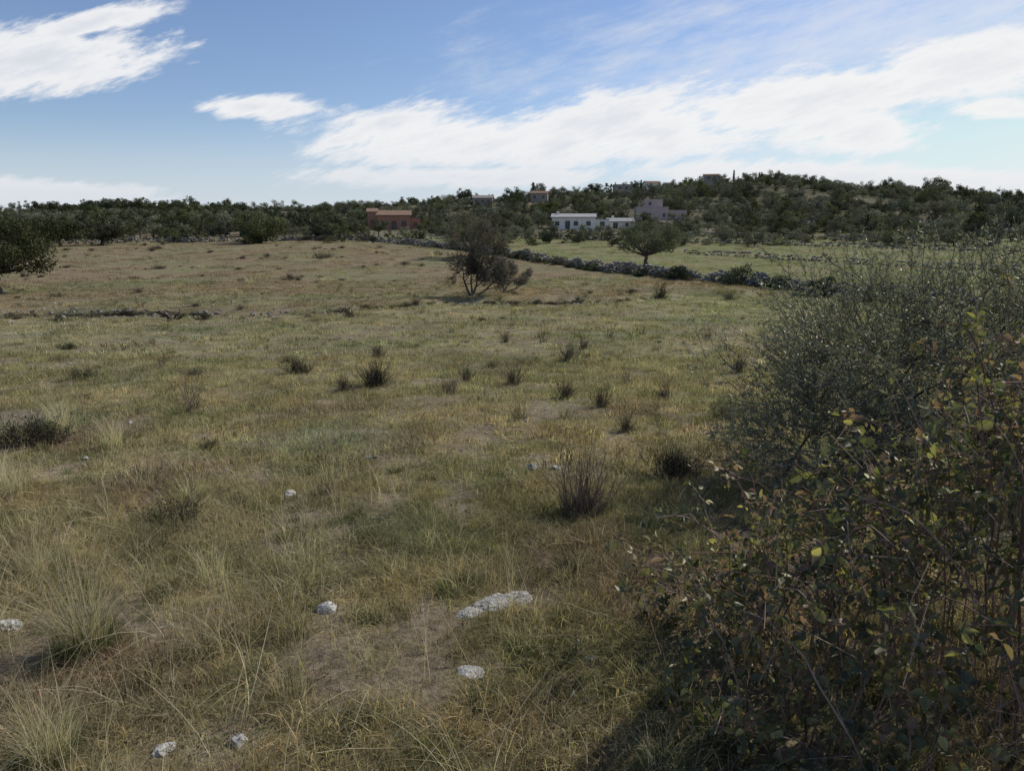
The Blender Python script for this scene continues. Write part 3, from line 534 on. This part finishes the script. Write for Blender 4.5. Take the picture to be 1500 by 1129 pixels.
# ------------------------------------------------------------------ ridge accents
def palm(name,x,y,h,seed):
    r=np.random.default_rng(seed); p=Parts(); t=np.linspace(0,1,6); path=np.c_[.3*t**2,0*t,h*t-.2*(t==0)]; p.add3(tubes(path[None],np.linspace(.22,.16,6)[None],6))
    n=46; a=r.uniform(0,6.28,n); el=r.uniform(-.5,1.2,n); L=r.uniform(1.5,2.2,n); tt=np.linspace(0,1,6)[None,:,None]
    d=np.c_[np.cos(a)*np.cos(el),np.sin(a)*np.cos(el),np.sin(el)]; pa=np.array([.3,0,h])+d[:,None]*L[:,None,None]*tt+np.array([0,0,-1.])*tt**2*.9
    sd=norm(np.cross(d,[0,0,1.]))[:,None]*np.ones((1,6,1)); w=np.array([.1,.45,.5,.42,.28,.05])[None]*np.ones((n,1)); p.add3(ribbons(pa,w,sd,r.uniform(0,1,n)),1)
    return place(p.obj(name,[M_bark,M_pine]),x,y)
palm('palm_tree',49.5,388,7.5,1); palm('palm_tree',53,395,6.5,2)
def layered(name,x,y,h,seed,narrow=.28):
    r=np.random.default_rng(seed); p=Parts(); p.add3(tubes(np.array([[[0,0,-.3],[0,0,h*.5],[0,0,h]]]),np.array([[.25,.15,.03]]),5))
    for k in range(11):
        z=h*(.2+.078*k); n=7; a=r.uniform(0,6.28,n); L=h*narrow*(1-k/11.5)*r.uniform(.8,1.1,n); t=np.linspace(0,1,4)[None,:,None]; d=np.c_[np.cos(a),np.sin(a),0.15+0*a]; pa=np.array([0,0,z])+d[:,None]*L[:,None,None]*t; p.add3(tubes(pa,np.full((n,4),.04),3))
        m=150; i=r.integers(0,n,m); C=np.array([0,0,z])+d[i]*(L[i]*r.uniform(.2,1,m))[:,None]+r.normal(0,.14,(m,3)); p.add3(leafquads(C,norm(r.normal(0,1,(m,3))),np.full(m,.35),.5,r,r.uniform(0,1,m)),1)
    return place(p.obj(name,[M_bark,M_pine]),x,y)
layered('norfolk_pine',9,310,7.5,3)
for i,(x,y,h) in enumerate([(70,400,6),(120,400,7),(137,410,6)]): layered('cypress_tree',x,y,h,10+i,.13)
# ------------------------------------------------------------------ olive shrub (right)
def olive_shrub():
    r=np.random.default_rng(900); p=Parts()
    ells=[((4.5,7.0,.60),(2.0,1.6,1.18),2300),((3.0,6.5,.0),(.85,.9,.75),1000),((5.7,6.8,.85),(1.9,1.5,1.12),1900),((3.6,7.1,.8),(.95,1.0,.8),850),((7.2,7.4,.8),(1.8,1.6,1.15),1100),((5.0,8.6,.5),(1.8,1.2,1.1),500)]
    tips=[]; dirs=[]
    for (c,R_,cnt) in ells:
        c=np.array(c); R_=np.array(R_); d=norm(r.normal(0,1,(cnt,3))); q=r.uniform(.2,1.12,cnt)**.5; lump=1+.22*np.sin(d@np.array([5,3,4.])+1)+.18*np.sin(d@np.array([-7,6,9.]))
        t=c+d*R_*(q*lump)[:,None]; tips.append(t); dirs.append(norm(d*.8+[0,0,.55]+r.normal(0,.35,(cnt,3))))
    T_=np.concatenate(tips); D=np.concatenate(dirs); ok=(T_[:,2]>H(T_[:,0],T_[:,1])+.05)&(T_[:,2]<1.9+.15*r.normal(0,1,len(T_)))&(sines(T_[:,0]+T_[:,2]*.6,T_[:,1]-T_[:,2],.9,77)+.5*r.normal(0,1,len(T_))>-.75); T_,D=T_[ok],D[ok]; n=len(T_)
    ns=50; i=r.choice(n,ns); base=np.c_[r.normal(4.4,.55,ns),r.normal(6.9,.35,ns)]; base=np.c_[base,H(base[:,0],base[:,1])-.05]; t=np.linspace(0,1,8)[None,:,None]; e=T_[i]; ctrl=base+(e-base)*[.25,.25,.7]
    pa=(1-t)**2*base[:,None]+2*t*(1-t)*ctrl[:,None]+t*t*e[:,None]; p.add3(tubes(pa,np.linspace(1,.25,8)[None]*r.uniform(.008,.025,ns)[:,None],5))
    allp=pa.reshape(-1,3)
    m=1100; j=r.choice(n,m,replace=False); dist=((T_[j][:,None]-allp[None])**2).sum(-1); nn_=allp[dist.argmin(1)]; t=np.linspace(0,1,5)[None,:,None]; mid=(nn_+T_[j])/2+r.normal(0,.06,(m,3))-[0,0,.05]
    pb=(1-t)**2*nn_[:,None]+2*t*(1-t)*mid[:,None]+t*t*T_[j][:,None]; p.add3(tubes(pb,np.full((m,5),.0035),3))
    S=5; L=r.uniform(.15,.38,n)*(1+.8*(r.uniform(0,1,n)>.93)); t=np.linspace(0,1,S)[None,:,None]; bend=r.normal(0,.25,(n,3)); pc=T_[:,None]+D[:,None]*L[:,None,None]*t+bend[:,None]*L[:,None,None]*t**2
    p.add3(tubes(pc,np.linspace(.0028,.0012,S)[None]*np.ones((n,1)),3))
    nl=20; k=r.uniform(.05,1,(n,nl)); f=k*(S-1); i0=np.minimum(f.astype(int),S-2); ar=np.arange(n)[:,None]; fr=(f-i0)[...,None]; pos=pc[ar,i0]*(1-fr)+pc[ar,i0+1]*fr; tg=norm(pc[ar,i0+1]-pc[ar,i0])
    ax=norm(tg*.9+norm(r.normal(0,1,(n,nl,3)))); ax=ax.reshape(-1,3); ls=r.uniform(.03,.058,n*nl); C=pos.reshape(-1,3)+ax*ls[:,None]*.5
    N=norm(np.cross(ax,norm(r.normal(0,1,ax.shape))))
    v=(np.repeat(r.uniform(0,.6,n),nl)+r.uniform(0,.4,n*nl)).clip(0,1)
    p.add3(leafquads(C,N,ls,.26,r,v,updir=ax),1)
    return p.obj('olive_shrub',[M_bark,M_oleaf])
olive_shrub()
# ------------------------------------------------------------------ bramble (right foreground)
def bleaf(b):
    v=attr(b,'var').outputs['Fac']; cr=b.new('ShaderNodeValToRGB'); b.put(cr.inputs[0],v); e=cr.color_ramp.elements; e[0].position=0; e[0].color=(.055,.062,.028,1); e[1].position=1; e[1].color=(.44,.39,.13,1)
    for pos,c in ((.3,(.11,.12,.045,1)),(.5,(.18,.18,.07,1)),(.66,(.24,.155,.10,1)),(.8,(.20,.13,.085,1)),(.88,(.28,.28,.09,1))):
        q=e.new(pos); q.color=c
    return leafsh(b,cr.outputs[0],.42,.045,.5)
M_bleaf=mat('bramble_leaf',bleaf); M_cane=foliage('bramble_cane',(.14,.085,.065),(.34,.25,.20),0,inst=False)
def bramble():
    r=np.random.default_rng(950); p=Parts()
    topx=[.82,.98,1.12,1.5,1.85,2.1,2.6,3.4,4.5]; topz=[0,.28,.70,.94,1.18,1.42,1.60,1.7,1.6]
    def Bh(x,y):
        yc=2.95+.15*np.sin(x*2); ry=1.05+.2*np.sin(x*3+1); q=np.sqrt(np.clip(1-((y-yc)/ry)**2,0,1)); return np.interp(x+.16*sines(x*0,y,.7,74),topx,topz)*q*(1+.20*sines(x,y,.5,71)+.14*sines(x,y,1.2,72))
    ty=np.array([0,.22,.5,.78,1.0]); wx=np.array([.02,.33,.38,.22,.0])
    mid=np.c_[0*ty,ty,-.04*np.sin(ty*3.1)-.10*ty**2]; Lf=np.c_[-wx,ty-.03,.07*np.sin(ty*3.1)-.10*ty**2]; Rt=np.c_[wx,ty-.03,.07*np.sin(ty*3.1)-.10*ty**2]
    V0=np.r_[mid,Lf,Rt]; F0=[]
    for k in range(4): F0+= [[k,k+1,5+k+1,5+k],[k,10+k,10+k+1,k+1]]
    F0=np.array(F0)
    n=5300; x=r.uniform(.7,4.3,n); y=r.uniform(1.6,4.3,n); hh=Bh(x,y); ok=(hh>.03)&(sines(x,y,.45,75)+.6*r.normal(0,1,n)>-.6); x,y,hh=x[ok],y[ok],hh[ok]; n=len(x)
    dep=1-r.exponential(.22,n); z=H(x,y)+hh*np.clip(dep,.02,1.0)+r.normal(0,.05,n)
    e=.05; gx=(Bh(x+e,y)-Bh(x-e,y))/(2*e); gy=(Bh(x,y+e)-Bh(x,y-e))/(2*e); N=norm(np.c_[-gx*.4,-gy*.4,np.ones(n)])
    m2=900; zz=r.uniform(0,1,m2); yy=1.9+r.uniform(0,1,m2)*2.0; grid=np.linspace(.7,2.8,80)
    G=Bh(grid[None,:]*np.ones((m2,1)),yy[:,None]*np.ones((1,80))); hz=zz*1.4
    hit=(G>hz[:,None]); has=hit.any(1)&(sines(yy,hz,.4,76)+.5*r.normal(0,1,m2)>-.4); xi=grid[hit.argmax(1)]; x2=xi+r.exponential(.14,m2)-.05
    x2,y2,z2=x2[has],yy[has],(hz+H(x2,yy))[has]; N2=norm(np.c_[-.5*np.ones(len(x2)),r.normal(-.2,.5,len(x2)),r.normal(.8,.4,len(x2))])
    C=np.r_[np.c_[x,y,z],np.c_[x2,y2,z2]]; N=np.r_[N,N2]
    nc=170; cx=r.uniform(1.0,3.6,nc); cy=r.uniform(2.0,3.9,nc); st=np.c_[cx,cy,H(cx,cy)]; a=r.uniform(0,6.28,nc); a[:75]=r.normal(3.6,.7,75); L=np.maximum(Bh(cx,cy),.3)*r.uniform(.9,1.30,nc)+.10; R_=r.uniform(.15,.8,nc); t=np.linspace(0,1,12)[None,:,None]
    d=np.c_[np.cos(a),np.sin(a),0*a]; pa=st[:,None]+d[:,None]*(R_[:,None,None]*t**1.5)+np.array([0,0,1.])*L[:,None,None]*(1.45*t-.55*t**3)+np.cumsum(r.normal(0,.014,(nc,12,3)),1)
    p.add3(tubes(pa,np.linspace(.0058,.0024,12)[None]*r.uniform(.6,1.1,nc)[:,None],5,r.uniform(0,1,nc)),1)
    k=r.integers(4,12,(nc,9)); cp_=pa[np.arange(nc)[:,None],k].reshape(-1,3)+r.normal(0,.025,(nc*9,3)); C=np.r_[C,cp_]; N=np.r_[N,norm(r.normal(0,.6,(len(cp_),3))+[-.2,-.3,.8])]; n=len(C)
    base_v=(r.uniform(0,1,n)**1.0*.82+.18*sines(C[:,0],C[:,1]+C[:,2],.5,73)).clip(0,1)
    N=norm(N+r.normal(0,.6,(n,3)))
    A=norm(np.cross(N,norm(r.normal(0,1,(n,3)))))
    for da,sc in ((0,1),(1.25,.82),(-1.25,.82)):
        B=np.cross(N,A); ax=A*math.cos(da)+B*math.sin(da)
        s=r.uniform(.022,.062,n)*sc; Nn=norm(N+r.normal(0,.35,(n,3))); ax=norm(ax-Nn*(ax*Nn).sum(1,keepdims=True)); bx=np.cross(ax,Nn)
        V=C[:,None]+ax[:,None]*.008+s[:,None,None]*(V0[None,:,0:1]*bx[:,None]*r.uniform(.6,1.1,n)[:,None,None]+V0[None,:,1:2]*ax[:,None]+V0[None,:,2:3]*Nn[:,None]*r.uniform(.5,3.6,n)[:,None,None])
        F=(F0[None]+(np.arange(n)*15)[:,None,None]).reshape(-1,4); v=(base_v+r.normal(0,.08,n)).clip(0,1); p.add(V.reshape(-1,3),F,0,np.repeat(v,15))
    m=2600; i=r.choice(n,m,replace=False); d=norm(r.normal(0,.6,(m,3))-N[i]*.6-[0,0,.4]); t=np.linspace(0,1,4)[None,:,None]; pb=C[i][:,None]+d[:,None]*t*r.uniform(.08,.32,m)[:,None,None]; p.add3(tubes(pb,np.full((m,4),.0018),3,r.uniform(0,1,m)),1)
    return p.obj('bramble_bush',[M_bleaf,M_cane],smooth=True)
bramble()
# ------------------------------------------------------------------ light & camera
sv=Vector((math.sin(SUN_AZ)*math.cos(SUN_EL),math.cos(SUN_AZ)*math.cos(SUN_EL),math.sin(SUN_EL)))
ld=bpy.data.lights.new('sun','SUN'); ld.energy=4.3; ld.angle=math.radians(.6); ld.color=(1,.955,.88); lo=bpy.data.objects.new('sun',ld); COL.objects.link(lo); lo.rotation_euler=sv.to_track_quat('Z','Y').to_euler(); lo.location=(60,60,60)
cam=bpy.data.cameras.new('camera'); co=bpy.data.objects.new('camera',cam); COL.objects.link(co)
cam.lens=25; cam.clip_start=.05; cam.clip_end=6000; co.location=(0,0,2); co.rotation_euler=(math.pi/2-P,0,0); bpy.context.scene.camera=co
vs=bpy.context.scene.view_settings; vs.view_transform='Standard'; vs.look='None'; vs.exposure=0
